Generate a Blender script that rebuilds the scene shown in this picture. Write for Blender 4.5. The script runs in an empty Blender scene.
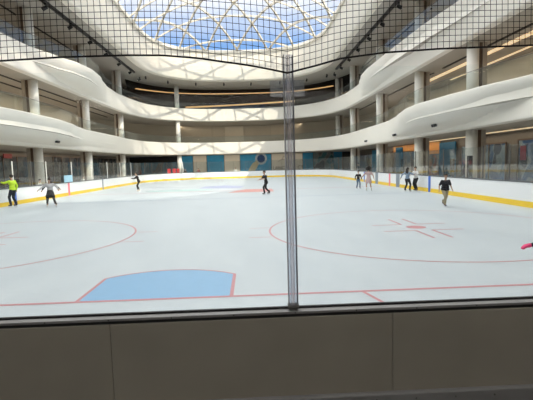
import bpy, bmesh, math, random
from math import sin, cos, pi, sqrt, radians
from mathutils import Vector, Matrix, noise
random.seed(7)
scene = bpy.context.scene
COL = scene.collection

# ------------------------------------------------------------------ materials
def new_mat(name):
    m = bpy.data.materials.new(name); m.use_nodes = True
    nt = m.node_tree
    return m, nt, nt.nodes['Principled BSDF']

def mat(name, col, rough=.6, metal=0., var=.06, scale=3., spec=.4, bump=0., emit=None, estr=0.):
    m, nt, b = new_mat(name)
    b.inputs['Roughness'].default_value = rough
    b.inputs['Metallic'].default_value = metal
    b.inputs['Specular IOR Level'].default_value = spec
    tc = nt.nodes.new('ShaderNodeTexCoord')
    nz = nt.nodes.new('ShaderNodeTexNoise'); nz.inputs['Scale'].default_value = scale; nz.inputs['Detail'].default_value = 4
    nt.links.new(tc.outputs['Object'], nz.inputs['Vector'])
    mx = nt.nodes.new('ShaderNodeMix'); mx.data_type = 'RGBA'
    mx.inputs[6].default_value = [c*(1-var) for c in col]+[1]
    mx.inputs[7].default_value = [min(1, c*(1+var)) for c in col]+[1]
    nt.links.new(nz.outputs['Fac'], mx.inputs[0])
    nt.links.new(mx.outputs[2], b.inputs['Base Color'])
    if bump:
        bp = nt.nodes.new('ShaderNodeBump'); bp.inputs['Strength'].default_value = bump; bp.inputs['Distance'].default_value = .01
        nt.links.new(nz.outputs['Fac'], bp.inputs['Height']); nt.links.new(bp.outputs['Normal'], b.inputs['Normal'])
    if emit:
        b.inputs['Emission Color'].default_value = list(emit)+[1]; b.inputs['Emission Strength'].default_value = estr
    return m

def glass_mat(name, tint=(.95, .98, .98), gloss=.06, rough=.02, haze=0., hazecol=(.8, .85, .88)):
    m = bpy.data.materials.new(name); m.use_nodes = True
    nt = m.node_tree; nt.nodes.clear()
    out = nt.nodes.new('ShaderNodeOutputMaterial')
    tr = nt.nodes.new('ShaderNodeBsdfTransparent'); tr.inputs['Color'].default_value = list(tint)+[1]
    gl = nt.nodes.new('ShaderNodeBsdfGlossy'); gl.inputs['Roughness'].default_value = rough
    lw = nt.nodes.new('ShaderNodeLayerWeight'); lw.inputs['Blend'].default_value = .25
    mp = nt.nodes.new('ShaderNodeMapRange'); mp.inputs['To Min'].default_value = gloss; mp.inputs['To Max'].default_value = min(1, gloss*6)
    nt.links.new(lw.outputs['Facing'], mp.inputs['Value'])
    ms = nt.nodes.new('ShaderNodeMixShader')
    nt.links.new(mp.outputs['Result'], ms.inputs['Fac']); nt.links.new(tr.outputs[0], ms.inputs[1]); nt.links.new(gl.outputs[0], ms.inputs[2])
    last = ms
    if haze:
        df = nt.nodes.new('ShaderNodeBsdfDiffuse'); df.inputs['Color'].default_value = list(hazecol)+[1]
        m2 = nt.nodes.new('ShaderNodeMixShader'); m2.inputs['Fac'].default_value = haze
        nt.links.new(ms.outputs[0], m2.inputs[1]); nt.links.new(df.outputs[0], m2.inputs[2]); last = m2
    nt.links.new(last.outputs[0], out.inputs['Surface'])
    return m

def panel_mat(name, col, sx, sy, line=.93, rough=.6):
    """flat cladding with thin joints"""
    m, nt, b = new_mat(name)
    b.inputs['Roughness'].default_value = rough
    tc = nt.nodes.new('ShaderNodeTexCoord')
    br = nt.nodes.new('ShaderNodeTexBrick'); br.offset = 0.
    br.inputs['Color1'].default_value = list(col)+[1]; br.inputs['Color2'].default_value = [c*.97 for c in col]+[1]
    br.inputs['Mortar'].default_value = [c*line for c in col]+[1]
    br.inputs['Scale'].default_value = 1.; br.inputs['Mortar Size'].default_value = .02
    br.inputs['Brick Width'].default_value = sx; br.inputs['Row Height'].default_value = sy
    nt.links.new(tc.outputs['Object'], br.inputs['Vector'])
    nt.links.new(br.outputs['Color'], b.inputs['Base Color'])
    return m

def ice_mat():
    m, nt, b = new_mat('ice_surface')
    tc = nt.nodes.new('ShaderNodeTexCoord')
    mp = nt.nodes.new('ShaderNodeMapping'); mp.inputs['Scale'].default_value = (1, .35, 1)
    nt.links.new(tc.outputs['Object'], mp.inputs['Vector'])
    nz = nt.nodes.new('ShaderNodeTexNoise'); nz.inputs['Scale'].default_value = .9; nz.inputs['Detail'].default_value = 8; nz.inputs['Roughness'].default_value = .65
    nt.links.new(mp.outputs[0], nz.inputs['Vector'])
    cr = nt.nodes.new('ShaderNodeValToRGB')
    cr.color_ramp.elements[0].position = .3; cr.color_ramp.elements[0].color = (.465, .52, .565, 1)
    cr.color_ramp.elements[1].position = .7; cr.color_ramp.elements[1].color = (.55, .60, .635, 1)
    nt.links.new(nz.outputs['Fac'], cr.inputs['Fac'])
    n2 = nt.nodes.new('ShaderNodeTexNoise'); n2.inputs['Scale'].default_value = 14; n2.inputs['Detail'].default_value = 6
    mp2 = nt.nodes.new('ShaderNodeMapping'); mp2.inputs['Scale'].default_value = (.25, 1.6, 1); mp2.inputs['Rotation'].default_value = (0, 0, .5)
    nt.links.new(tc.outputs['Object'], mp2.inputs['Vector']); nt.links.new(mp2.outputs[0], n2.inputs['Vector'])
    c2 = nt.nodes.new('ShaderNodeValToRGB'); c2.color_ramp.elements[0].position = .35; c2.color_ramp.elements[0].color = (.94, .95, .96, 1)
    c2.color_ramp.elements[1].position = .6; c2.color_ramp.elements[1].color = (1, 1, 1, 1)
    nt.links.new(n2.outputs['Fac'], c2.inputs['Fac'])
    mx = nt.nodes.new('ShaderNodeMix'); mx.data_type = 'RGBA'; mx.blend_type = 'MULTIPLY'; mx.inputs[0].default_value = 1
    nt.links.new(cr.outputs[0], mx.inputs[6]); nt.links.new(c2.outputs[0], mx.inputs[7])
    nt.links.new(mx.outputs[2], b.inputs['Base Color'])
    mr = nt.nodes.new('ShaderNodeMapRange'); mr.inputs['To Min'].default_value = .28; mr.inputs['To Max'].default_value = .5
    nt.links.new(nz.outputs['Fac'], mr.inputs['Value']); nt.links.new(mr.outputs[0], b.inputs['Roughness'])
    b.inputs['Specular IOR Level'].default_value = .25
    return m

def weave_mat():
    m, nt, b = new_mat('woven_panel')
    tc = nt.nodes.new('ShaderNodeTexCoord')
    w1 = nt.nodes.new('ShaderNodeTexWave'); w1.wave_type = 'BANDS'; w1.bands_direction = 'X'; w1.inputs['Scale'].default_value = 60; w1.inputs['Distortion'].default_value = 1.5
    w2 = nt.nodes.new('ShaderNodeTexWave'); w2.wave_type = 'BANDS'; w2.bands_direction = 'Z'; w2.inputs['Scale'].default_value = 60; w2.inputs['Distortion'].default_value = 1.5
    for w in (w1, w2): nt.links.new(tc.outputs['Object'], w.inputs['Vector'])
    ad = nt.nodes.new('ShaderNodeMath'); ad.operation = 'ADD'
    nt.links.new(w1.outputs['Fac'], ad.inputs[0]); nt.links.new(w2.outputs['Fac'], ad.inputs[1])
    mr = nt.nodes.new('ShaderNodeMapRange'); mr.inputs['From Max'].default_value = 2
    nt.links.new(ad.outputs[0], mr.inputs['Value'])
    nz = nt.nodes.new('ShaderNodeTexNoise'); nz.inputs['Scale'].default_value = 2
    nt.links.new(tc.outputs['Object'], nz.inputs['Vector'])
    mx = nt.nodes.new('ShaderNodeMix'); mx.data_type = 'RGBA'
    mx.inputs[6].default_value = (.30, .275, .23, 1); mx.inputs[7].default_value = (.44, .405, .34, 1)
    nt.links.new(mr.outputs[0], mx.inputs[0])
    m2 = nt.nodes.new('ShaderNodeMix'); m2.data_type = 'RGBA'; m2.blend_type = 'MULTIPLY'; m2.inputs[0].default_value = .25
    nt.links.new(mx.outputs[2], m2.inputs[6]); nt.links.new(nz.outputs['Fac'], m2.inputs[7])
    nt.links.new(m2.outputs[2], b.inputs['Base Color'])
    b.inputs['Roughness'].default_value = .7
    return m

def shop_mat(name, cols, sx=.8, sz=1.1, dark=.5):
    """blurry goods seen through shop glass"""
    m, nt, b = new_mat(name)
    tc = nt.nodes.new('ShaderNodeTexCoord')
    vo = nt.nodes.new('ShaderNodeTexVoronoi'); vo.inputs['Scale'].default_value = 1.; vo.feature = 'SMOOTH_F1'
    try: vo.inputs['Smoothness'].default_value = .35
    except Exception: pass
    mp = nt.nodes.new('ShaderNodeMapping'); mp.inputs['Scale'].default_value = (1/sx, 1/sx, 1/sz)
    nt.links.new(tc.outputs['Object'], mp.inputs['Vector']); nt.links.new(mp.outputs[0], vo.inputs['Vector'])
    sp = nt.nodes.new('ShaderNodeSeparateColor'); nt.links.new(vo.outputs['Color'], sp.inputs[0])
    cr = nt.nodes.new('ShaderNodeValToRGB'); e = cr.color_ramp.elements
    for i in range(len(cols)):
        p = i/(len(cols)-1)
        if i < 2: e[i].position = p; e[i].color = list(cols[i])+[1]
        else:
            k = e.new(min(p, .999)); k.color = list(cols[i])+[1]
    if len(cols) > 2: e[1].position = 1/(len(cols)-1)
    nt.links.new(sp.outputs[0], cr.inputs['Fac'])
    nt.links.new(cr.outputs[0], b.inputs['Base Color'])
    b.inputs['Roughness'].default_value = .25
    b.inputs['Specular IOR Level'].default_value = .5
    return m

M = {}
M['ice'] = ice_mat()
M['white'] = mat('white_plaster', (.85, .82, .755), .55, var=.03, scale=.6)
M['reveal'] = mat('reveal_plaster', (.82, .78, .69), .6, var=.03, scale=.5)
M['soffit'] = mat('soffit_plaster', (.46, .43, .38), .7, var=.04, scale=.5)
M['gallery_floor'] = mat('gallery_floor', (.45, .42, .38), .5, var=.08)
M['gallery_wall'] = panel_mat('gallery_cladding', (.52, .47, .385), 2.4, 1.4, .9)
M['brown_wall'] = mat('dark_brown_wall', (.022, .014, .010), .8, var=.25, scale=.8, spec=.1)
M['shop_wall'] = panel_mat('shop_cladding', (.20, .17, .14), 1.5, 3., .8)
M['column'] = mat('column_paint', (.80, .78, .73), .5, var=.03)
M['pilaster'] = mat('pilaster_stone', (.38, .33, .27), .6, var=.08)
M['groove'] = mat('bronze_strip', (.12, .08, .055), .4, var=.1)
M['black'] = mat('black_matte', (.012, .012, .013), .6, var=.2)
M['rail_black'] = mat('black_powder_coat', (.02, .02, .022), .4)
M['board'] = mat('white_board_plastic', (.82, .84, .86), .35, var=.03, scale=1.5)
M['kick'] = mat('yellow_kick_plastic', (.85, .58, .04), .4, var=.05)
M['cap'] = mat('dark_cap_rail', (.10, .11, .125), .45, var=.1)
M['alu'] = mat('aluminium', (.70, .70, .75), .5, metal=.1, var=.05, scale=8)
M['alu_white'] = mat('white_post_paint', (.85, .84, .82), .4)
M['alu_dark'] = mat('grey_metal_strip', (.13, .128, .125), .5, metal=.1, var=.1, scale=6)
M['shield'] = glass_mat('shield_glass', (.93, .955, .95), .035, .03, haze=.018, hazecol=(.75, .78, .78))
M['near_glass'] = glass_mat('near_glass', (.975, .988, .988), .0028, .01, haze=.004)
M['rail_glass'] = glass_mat('balustrade_glass', (.84, .90, .89), .045, .04, haze=.05, hazecol=(.50, .56, .55))
M['sky_glass'] = glass_mat('skylight_glass', (.97, .98, 1.), .03, .02)
M['acrylic'] = glass_mat('clear_acrylic', (.86, .88, .92), .02, .1, haze=.10, hazecol=(.62, .64, .70))
M['post_core'] = glass_mat('post_core', (.90, .90, .93), .05, .2, haze=.28, hazecol=(.75, .75, .80))
M['lip_grey'] = mat('lip_grey', (.30, .30, .33), .5)
M['kick_grey'] = mat('kick_grey', (.24, .235, .235), .5)
M['faded_red'] = mat('faded_red', (.28, .045, .08), .5)
M['net'] = mat('black_net_cord', (.012, .011, .013), .8)
M['red_paint'] = mat('red_ice_paint', (.52, .235, .26), .4, var=.12, scale=6)
M['crease'] = mat('blue_crease_paint', (.215, .41, .63), .4, var=.08, scale=4)
M['blue_paint'] = mat('faint_blue_line', (.36, .43, .52), .4, var=.1, scale=3)
M['blue_mark'] = mat('blue_marker', (.05, .16, .60), .4)
M['red_mark'] = mat('pink_marker', (.85, .22, .28), .4)
M['grey_mark'] = mat('grey_gate', (.25, .29, .34), .5)
M['lattice'] = mat('skylight_beam_paint', (.62, .585, .51), .5, var=.03)
M['weave'] = weave_mat()
M['banner_blue'] = mat('blue_banner', (.03, .26, .46), .6, var=.35, scale=1.2)
M['banner_teal'] = mat('teal_banner', (.03, .22, .28), .6, var=.5, scale=.8)
M['shutter'] = panel_mat('beige_shutter', (.66, .60, .50), 8., .3, .88)
M['orange'] = mat('orange_panel', (.66, .30, .08), .5, var=.15, scale=1.)
M['sign_blue'] = mat('deep_blue_panel', (.010, .10, .20), .5, var=.15)
M['dark_glass'] = shop_mat('dark_shop_glass', [(.02, .022, .03), (.05, .05, .06), (.12, .115, .11), (.03, .035, .05)], 1.4, 1.2)
M['shop_goods'] = shop_mat('shop_goods', [(.09, .07, .06), (.32, .12, .07), (.28, .21, .14), (.12, .16, .20), (.36, .30, .24)], .7, .7)
M['shop_tan'] = shop_mat('shop_interior', [(.16, .13, .11), (.40, .34, .27), (.22, .22, .22), (.10, .14, .19)], .9, 1.6)
M['blue_goods'] = shop_mat('blue_display', [(.02, .07, .20), (.08, .16, .30), (.30, .38, .44), (.04, .05, .09)], .7, .8)
M['red'] = mat('red_plastic', (.70, .04, .05), .45)
M['dull_red'] = mat('dull_red_sign', (.17, .018, .02), .5)
M['lightblue'] = mat('pale_blue_sign', (.36, .60, .75), .5)
M['warm'] = mat('warm_strip_light', (.9, .6, .3), .5, emit=(1, .56, .22), estr=1.0)
M['warm_soft'] = mat('pale_strip_light', (.9, .75, .55), .5, emit=(1, .72, .42), estr=.8)
M['lens'] = mat('lamp_lens', (.9, .9, .85), .2, emit=(1, .95, .85), estr=1.0)
M['tan_shape'] = mat('tan_print', (.50, .44, .28), .6)
M['white_print'] = mat('white_print', (.36, .42, .46), .6)
M['navy'] = mat('navy_print', (.01, .045, .14), .6)
M['dark_print'] = mat('dark_print', (.10, .09, .085), .6)

# ------------------------------------------------------------------ helpers
def finish(o, label=None, cat=None, group=None, kind=None):
    if label: o['label'] = label
    if cat: o['category'] = cat
    if group: o['group'] = group
    if kind: o['kind'] = kind
    return o

def mesh(name, verts, faces, mats, parent=None, smooth=False, idx=None, loc=None):
    me = bpy.data.meshes.new(name)
    me.from_pydata([tuple(v) for v in verts], [], faces)
    if not isinstance(mats, (list, tuple)): mats = [mats]
    for m in mats: me.materials.append(m)
    if idx:
        for p, i in zip(me.polygons, idx): p.material_index = i
    if smooth:
        for p in me.polygons: p.use_smooth = True
    me.update()
    o = bpy.data.objects.new(name, me); COL.objects.link(o)
    if parent: o.parent = parent
    if loc: o.location = loc
    return o

def empty(name, loc=(0, 0, 0), rz=0.):
    o = bpy.data.objects.new(name, None); COL.objects.link(o)
    o.location = loc; o.rotation_euler = (0, 0, rz); o.empty_display_size = .2
    return o

class MB:
    def __init__(s): s.v = []; s.f = []
    def add(s, v, f):
        n = len(s.v); s.v += [Vector(p) for p in v]; s.f += [tuple(i+n for i in q) for q in f]; return s
    def box(s, c, d, rz=0., bev=0.):
        c = Vector(c); x, y, z = d[0]/2, d[1]/2, d[2]/2
        R = Matrix.Rotation(rz, 3, 'Z')
        if bev <= 0:
            v = [R @ Vector((i*x, j*y, k*z))+c for i in (-1, 1) for j in (-1, 1) for k in (-1, 1)]
            f = [(0, 1, 3, 2), (4, 6, 7, 5), (0, 4, 5, 1), (2, 3, 7, 6), (0, 2, 6, 4), (1, 5, 7, 3)]
            return s.add(v, f)
        bm = bmesh.new(); bmesh.ops.create_cube(bm, size=1)
        for q in bm.verts: q.co = Vector((q.co.x*d[0], q.co.y*d[1], q.co.z*d[2]))
        bmesh.ops.bevel(bm, geom=bm.edges[:], offset=bev, segments=2, affect='EDGES', profile=.5)
        bm.verts.index_update()
        s.add([R @ q.co+c for q in bm.verts], [tuple(w.index for w in f.verts) for f in bm.faces]); bm.free()
        return s
    def frust(s, a, b, ra, rb, n=16, caps=True):
        a = Vector(a); b = Vector(b); d = (b-a).normalized()
        u = d.orthogonal().normalized(); w = d.cross(u)
        v = [a+(u*cos(2*pi*i/n)+w*sin(2*pi*i/n))*ra for i in range(n)]+[b+(u*cos(2*pi*i/n)+w*sin(2*pi*i/n))*rb for i in range(n)]
        f = [(i, (i+1) % n, n+(i+1) % n, n+i) for i in range(n)]
        if caps: f += [tuple(range(n-1, -1, -1)), tuple(range(n, 2*n))]
        return s.add(v, f)
    def ball(s, c, r, seg=12, rings=8, R=None):
        c = Vector(c)
        if not hasattr(r, '__len__'): r = (r, r, r)
        v = [Vector((0, 0, r[2]))]
        for i in range(1, rings):
            t = pi*i/rings
            v += [Vector((r[0]*sin(t)*cos(2*pi*j/seg), r[1]*sin(t)*sin(2*pi*j/seg), r[2]*cos(t))) for j in range(seg)]
        v.append(Vector((0, 0, -r[2])))
        f = [(0, 1+j, 1+(j+1) % seg) for j in range(seg)]
        for i in range(rings-2):
            a = 1+i*seg; b = a+seg
            f += [(a+j, b+j, b+(j+1) % seg, a+(j+1) % seg) for j in range(seg)]
        a = 1+(rings-2)*seg; L = len(v)-1
        f += [(a+(j+1) % seg, a+j, L) for j in range(seg)]
        if R: v = [R @ p for p in v]
        return s.add([p+c for p in v], f)
    def cap(s, a, b, ra, rb, n=12):
        s.frust(a, b, ra, rb, n); s.ball(a, ra, n, 8); s.ball(b, rb, n, 8); return s
    def tube(s, pts, r, n=6, closed=False):
        pts = [Vector(p) for p in pts]; N = len(pts); rows = []
        for i, p in enumerate(pts):
            if closed: d = pts[(i+1) % N]-pts[i-1]
            else: d = pts[min(i+1, N-1)]-pts[max(i-1, 0)]
            d.normalize()
            up = Vector((0, 0, 1)) if abs(d.z) < .95 else Vector((1, 0, 0))
            u = d.cross(up).normalized(); w = u.cross(d)
            rows.append([p+(u*cos(2*pi*k/n+pi/4)+w*sin(2*pi*k/n+pi/4))*r for k in range(n)])
        v = [q for row in rows for q in row]; f = []
        for i in range(N if closed else N-1):
            a = i*n; b = ((i+1) % N)*n
            f += [(a+k, a+(k+1) % n, b+(k+1) % n, b+k) for k in range(n)]
        if not closed: f += [tuple(range(n-1, -1, -1)), tuple(range((N-1)*n, N*n))]
        return s.add(v, f)
    def build(s, name, m, parent=None, smooth=False, loc=None):
        return mesh(name, s.v, s.f, m, parent, smooth, loc=loc)

def copy_tree(o, parent=None):
    c = o.copy(); COL.objects.link(c)
    if parent: c.parent = parent
    for ch in list(o.children): copy_tree(ch, c)
    return c

# stadium shaped outline of the atrium: straight sides, superelliptic ends
YC, YS = 27.0, 21.0
def loop(hx, he, N=260, n=2.6, ys=YS):
    raw = []
    K = 400
    for i in range(K):
        t = pi*i/K
        c, s_ = cos(t), sin(t)
        raw.append((hx*math.copysign(abs(c)**(2/n), c), YC+ys+he*abs(s_)**(2/n)))
    for i in range(K):
        t = pi+pi*i/K
        c, s_ = cos(t), sin(t)
        raw.append((hx*math.copysign(abs(c)**(2/n), c), YC-ys-he*abs(s_)**(2/n)))
    L = [0.]
    for i in range(len(raw)):
        a = raw[i]; b = raw[(i+1) % len(raw)]
        L.append(L[-1]+math.hypot(b[0]-a[0], b[1]-a[1]))
    out = []; j = 0
    for k in range(N):
        s_ = L[-1]*k/N
        while L[j+1] < s_: j += 1
        t = (s_-L[j])/max(1e-9, L[j+1]-L[j]); a = raw[j]; b = raw[(j+1) % len(raw)]
        out.append(Vector((a[0]+(b[0]-a[0])*t, a[1]+(b[1]-a[1])*t, 0)))
    return out
def normals(lp):
    N = len(lp); o = []
    for i in range(N):
        d = (lp[(i+1) % N]-lp[i-1]).normalized()
        o.append(Vector((-d.y, d.x, 0)))      # inward (loop runs counter-clockwise)
    return o

def interp(tab, y):
    if y <= tab[0][0] or y >= tab[-1][0]: return tab[0][1] if y <= tab[0][0] else tab[-1][1]
    for (a, va), (b, vb) in zip(tab, tab[1:]):
        if a <= y <= b:
            t = (y-a)/(b-a); t = t*t*(3-2*t)*.5+t*.5
            return va+(vb-va)*t

# total inward reach of the top edge, share of it that is a plane slant, and depth of the bowl
BULGE = {
 ('low', 1): [(-5, 1.2), (8, .1), (13, .35), (16, 1.15), (19.7, 1.75), (22.8, 2.05), (25, 1.9), (27.5, 1.4), (31, .62), (35, .05), (38, 0)],
 ('low', -1): [(-5, 0), (8, .3), (16, 1.7), (22.3, 2.2), (26.8, 2.2), (30, 1.8), (33, 1.15), (36, .7), (45, .7), (52, .4), (58, 0)],
 ('high', 1): [(-5, 0), (8, .2), (13, .5), (19, .85), (24, 1.25), (31.6, 1.4), (37, 1.4), (40, 1.2), (43, .6), (45.5, .05), (48, 0)],
 ('high', -1): [(-5, .8), (10, .8), (20, .1), (24, 0), (26.7, .15), (30.3, 1.0), (32.4, 1.7), (35, 1.95), (38, 1.65), (41, .95), (44, .4), (48, .15), (54, .25), (58, 0)],
}
SLANT = {
 ('low', 1): [(8, .05), (13, .08), (17, .05), (22, 0)],
 ('low', -1): [(8, .2), (20, .4), (30, .5), (45, .65), (52, .4), (58, 0)],
 ('high', 1): [(8, .2), (13, .5), (19, .85), (23, 1.1), (27, .9), (33, .4), (38, .1), (43, 0)],
 ('high', -1): [(24, 0), (44, .1), (54, .22), (58, 0)],
}
DEPTH = {
 ('low', 1): [(8, .05), (12.9, .22), (15.3, .45), (18.9, .84), (22, .93), (40, .93)],
 ('low', -1): [(8, .93), (33, .93), (37, .8)],
 ('high', 1): [(19, .1), (24, .25), (29, .55), (34, .8), (40, .93), (46, .93)],
 ('high', -1): [(25, .15), (29, .55), (33, .85), (38, .93), (46, .93)],
}
def bulge(level, p):
    if p.y > 58 or p.y < -5: return 0.
    return interp(BULGE[(level, 1 if p.x > 0 else -1)], p.y)
def reach(level, p, t):
    """inward reach of the fascia at height share t"""
    b = bulge(level, p)
    if b < 1e-4: return 0.
    k = (level, 1 if p.x > 0 else -1)
    sl = min(b, interp(SLANT[k], p.y)); T = interp(DEPTH[k], p.y)
    return sl*t+(b-sl)*max(0., 1-((1-t)/T)**2)**.65

HX, HE = 15.4, 18.0
def balcony(level, zb, zt, zfloor, matname):
    lp = loop(HX, HE, 360); nr = normals(lp)
    NT = 20; verts = []; rows = None; idx = []
    faces = []
    top = []
    for p, n in zip(lp, nr):
        prof = [(-9.0, zb, 0), (-.5, zb, 0), (-.12, zb+.01, 0), (-.03, zb+.06, 0)]
        for k in range(NT+1):
            t = k/NT
            d = reach(level, p, t)
            prof.append((d, zb+.14+(zt-zb-.14)*t, 0))
        dt = prof[-1][0]
        prof += [(dt-.05, zt+.04, 0), (dt-.30, zt+.04, 0), (dt-.32, zfloor, 0), (-9.0, zfloor, 0)]
        top.append(p+n*(dt-.16)+Vector((0, 0, zt+.04)))
        rows = len(prof)
        for d, z, _ in prof: verts.append(p+n*d+Vector((0, 0, z)))
    N = len(lp)
    for i in range(N):
        a = i*rows; b2 = ((i+1) % N)*rows
        for k in range(rows-1):
            faces.append((a+k, b2+k, b2+k+1, a+k+1))
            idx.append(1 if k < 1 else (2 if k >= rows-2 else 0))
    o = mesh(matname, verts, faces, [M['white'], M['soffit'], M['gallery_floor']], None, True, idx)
    o.data.set_sharp_from_angle(angle=radians(38))
    finish(o, kind='structure')
    return top

top_low = balcony('low', 3.95, 5.95, 5.0, 'balcony_trim')
top_high = balcony('high', 9.6, 11.65, 10.7, 'balcony_trim')

# glass balustrades
def balustrade(top, label):
    root = finish(empty('glass_balustrade', (0, YC, top[0].z)), label, 'railing', kind='thing')
    N = len(top); off = Vector((0, YC, top[0].z))
    step = 4; k = 0
    rail = []
    for i in range(0, N, step):
        seg = [top[(i+j) % N]-off for j in range(step+1)]
        if seg[0].y+YC < 9: continue
        v = []; f = []
        for j, p in enumerate(seg):
            q = p if j not in (0, step) else p+(seg[1]-seg[0] if j == 0 else seg[-2]-seg[-1])*.012
            v += [q, q+Vector((0, 0, .98))]
        f = [(2*j, 2*j+2, 2*j+3, 2*j+1) for j in range(step)]
        mesh('glass_panel', v, f, M['rail_glass'], root, True)
    pts = [p-off+Vector((0, 0, 1.0)) for p in top if p.y > 8]
    # keep order contiguous (starts on the right at low y)
    order = [p-off+Vector((0, 0, 1.0)) for p in top]
    good = [o.y+YC > 8 for o in order]
    st = next(i for i in range(N) if good[i] and not good[i-1])
    pts = []; i = st
    while good[i % N] and len(pts) < N:
        pts.append(order[i % N]); i += 1
    MB().tube(pts, .016, 6).build('handrail', M['alu_dark'], root, True)
balustrade(top_low, 'frameless glass balustrade on the lower white balcony edge round the rink')
balustrade(top_high, 'frameless glass balustrade on the upper white balcony edge below the skylight')

# ceiling with the big opening, and the vertical reveal up to the skylight
OX, OE = 12.6, 13.4
ol = loop(OX, OE, 300); on = normals(ol)
ow = loop(24.5, 29.5, 300)
v = []; f = []; ix = []
prof_n = 8
for p, n, q in zip(ol, on, ow):
    v += [q+Vector((0, 0, 15.5)), p-n*.6+Vector((0, 0, 15.5)), p-n*.15+Vector((0, 0, 15.55)), p+Vector((0, 0, 15.75)), p+Vector((0, 0, 20.)), p-n*1.2+Vector((0, 0, 20.1)), p-n*1.2+Vector((0, 0, 20.6)), q+Vector((0, 0, 20.6))]
N = len(ol)
for i in range(N):
    a = i*prof_n; b = ((i+1) % N)*prof_n
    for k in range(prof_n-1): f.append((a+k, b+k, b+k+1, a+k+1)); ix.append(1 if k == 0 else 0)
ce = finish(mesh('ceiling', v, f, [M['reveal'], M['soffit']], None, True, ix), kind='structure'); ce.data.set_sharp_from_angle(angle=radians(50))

a_ = loop(18.2, 21.2, 200); b_ = loop(24.0, 28.5, 200); v = []; f = []
for p, q in zip(a_, b_): v += [p+Vector((0, 0, 15.4965)), q+Vector((0, 0, 15.4965))]
for i in range(200):
    j = (i+1) % 200
    if min(a_[i].y, a_[j].y) > 57.5: f.append((2*i, 2*j, 2*j+1, 2*i+1))
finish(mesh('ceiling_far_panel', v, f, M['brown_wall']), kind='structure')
# outer walls of the galleries and the ground floor
def wall_loop(name, hx, he, z0, z1, m):
    lp = loop(hx, he, 240)
    v = []; f = []
    for p in lp: v += [p+Vector((0, 0, z0)), p+Vector((0, 0, z1))]
    N = len(lp)
    for i in range(N): a = 2*i; b = 2*((i+1) % N); f.append((a, a+1, b+1, b))
    finish(mesh(name, v, f, m, None, False), kind='structure')
wall_loop('wall_gallery', 21.9, 26.5, 4.95, 9.65, M['gallery_wall'])
# upper gallery: brown behind the far end, beige along the sides
lp = loop(21.9, 27.2, 240); v = []; f = []; ix = []
for p in lp: v += [p+Vector((0, 0, 10.6)), p+Vector((0, 0, 15.55))]
for i in range(len(lp)):
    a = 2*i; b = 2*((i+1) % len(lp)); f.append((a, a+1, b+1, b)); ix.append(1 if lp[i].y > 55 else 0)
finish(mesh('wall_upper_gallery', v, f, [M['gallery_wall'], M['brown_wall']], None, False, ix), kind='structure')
def quad_wall(name, a, b, z0, z1, m):
    d = (Vector((b[0]-a[0], b[1]-a[1], 0))).normalized(); n = Vector((-d.y, d.x, 0))*.15
    a = Vector((a[0], a[1], 0)); b = Vector((b[0], b[1], 0)); v = []
    for z in (z0, z1): v += [a+Vector((0, 0, z)), b+Vector((0, 0, z)), b+n+Vector((0, 0, z)), a+n+Vector((0, 0, z))]
    f = [(0, 1, 5, 4), (1, 2, 6, 5), (2, 3, 7, 6), (3, 0, 4, 7), (4, 5, 6, 7), (3, 2, 1, 0)]
    return finish(mesh(name, v, f, m), kind='structure')
quad_wall('wall_right', (20.8, 72), (20.8, -20), -.05, 3.95, M['shop_wall']).data
quad_wall('wall_left', (-20.8, -20), (-20.8, 72), -.05, 3.95, M['shop_wall'])
quad_wall('wall_far', (-21, 70.2), (21, 70.2), -.05, 3.95, M['shop_wall'])
quad_wall('wall_near', (21, -19), (-21, -19), -.05, 20, M['shop_wall'])

for zc in (4.335, 9.985):
    for sx in (-1, 1):
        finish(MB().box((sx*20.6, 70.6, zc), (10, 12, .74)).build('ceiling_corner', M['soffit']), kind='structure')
# floor around the rink
finish(MB().box((0, 26, -.1), (50, 96, .16)).build('floor', M['gallery_floor']), kind='structure')

# ------------------------------------------------------------------ rink
RX, RY0, RY1, RR = 12.98, -3.35, 57.6, 8.5
def rink_outline(off=0., seg=16, corner_only=None):
    r = RR+off; pts = []
    for cx_, cy_, a0 in ((RX-RR, RY1-RR, 0), (-RX+RR, RY1-RR, pi/2), (-RX+RR, RY0+RR, pi), (RX-RR, RY0+RR, 1.5*pi)):
        for i in range(seg+1):
            t = a0+pi/2*i/seg; pts.append(Vector((cx_+r*cos(t), cy_+r*sin(t), 0)))
    return pts
ro = rink_outline(.02)
ice = mesh('floor_ice', [p for p in ro]+[p+Vector((0, 0, -.018)) for p in ro],
           [tuple(range(len(ro)))]+[(i, len(ro)+i, len(ro)+(i+1) % len(ro), (i+1) % len(ro)) for i in range(len(ro))], M['ice'])
finish(ice, kind='structure')
ZP = .003
def flat(name, polys, m, z=ZP, label=None):
    v = []; f = []
    for P in polys:
        n = len(v); v += [(p[0], p[1], z) for p in P]; f.append(tuple(range(n, n+len(P))))
    o = mesh(name, v, f, m, ice)
    if label: o['label'] = label
    return o
def rect(x0, y0, x1, y1): return [(x0, y0), (x1, y0), (x1, y1), (x0, y1)]
def ring_polys(cx_, cy_, r, w, a0=0, a1=2*pi, n=96):
    out = []
    for i in range(n):
        t0 = a0+(a1-a0)*i/n; t1 = a0+(a1-a0)*(i+1)/n
        out.append([(cx_+(r-w/2)*cos(t0), cy_+(r-w/2)*sin(t0)), (cx_+(r+w/2)*cos(t0), cy_+(r+w/2)*sin(t0)),
                    (cx_+(r+w/2)*cos(t1), cy_+(r+w/2)*sin(t1)), (cx_+(r-w/2)*cos(t1), cy_+(r-w/2)*sin(t1))])
    return out
def seg_poly(a, b, w):
    a = Vector((a[0], a[1], 0)); b = Vector((b[0], b[1], 0)); d = (b-a).normalized(); n = Vector((-d.y, d.x, 0))*w/2
    return [a-n, b-n, b+n, a+n]
xg = 11.9
flat('goal_line_marking', [rect(-xg, -.04, xg, .04)], M['red_paint'], ZP, 'thin red goal line across the near ice')
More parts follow.
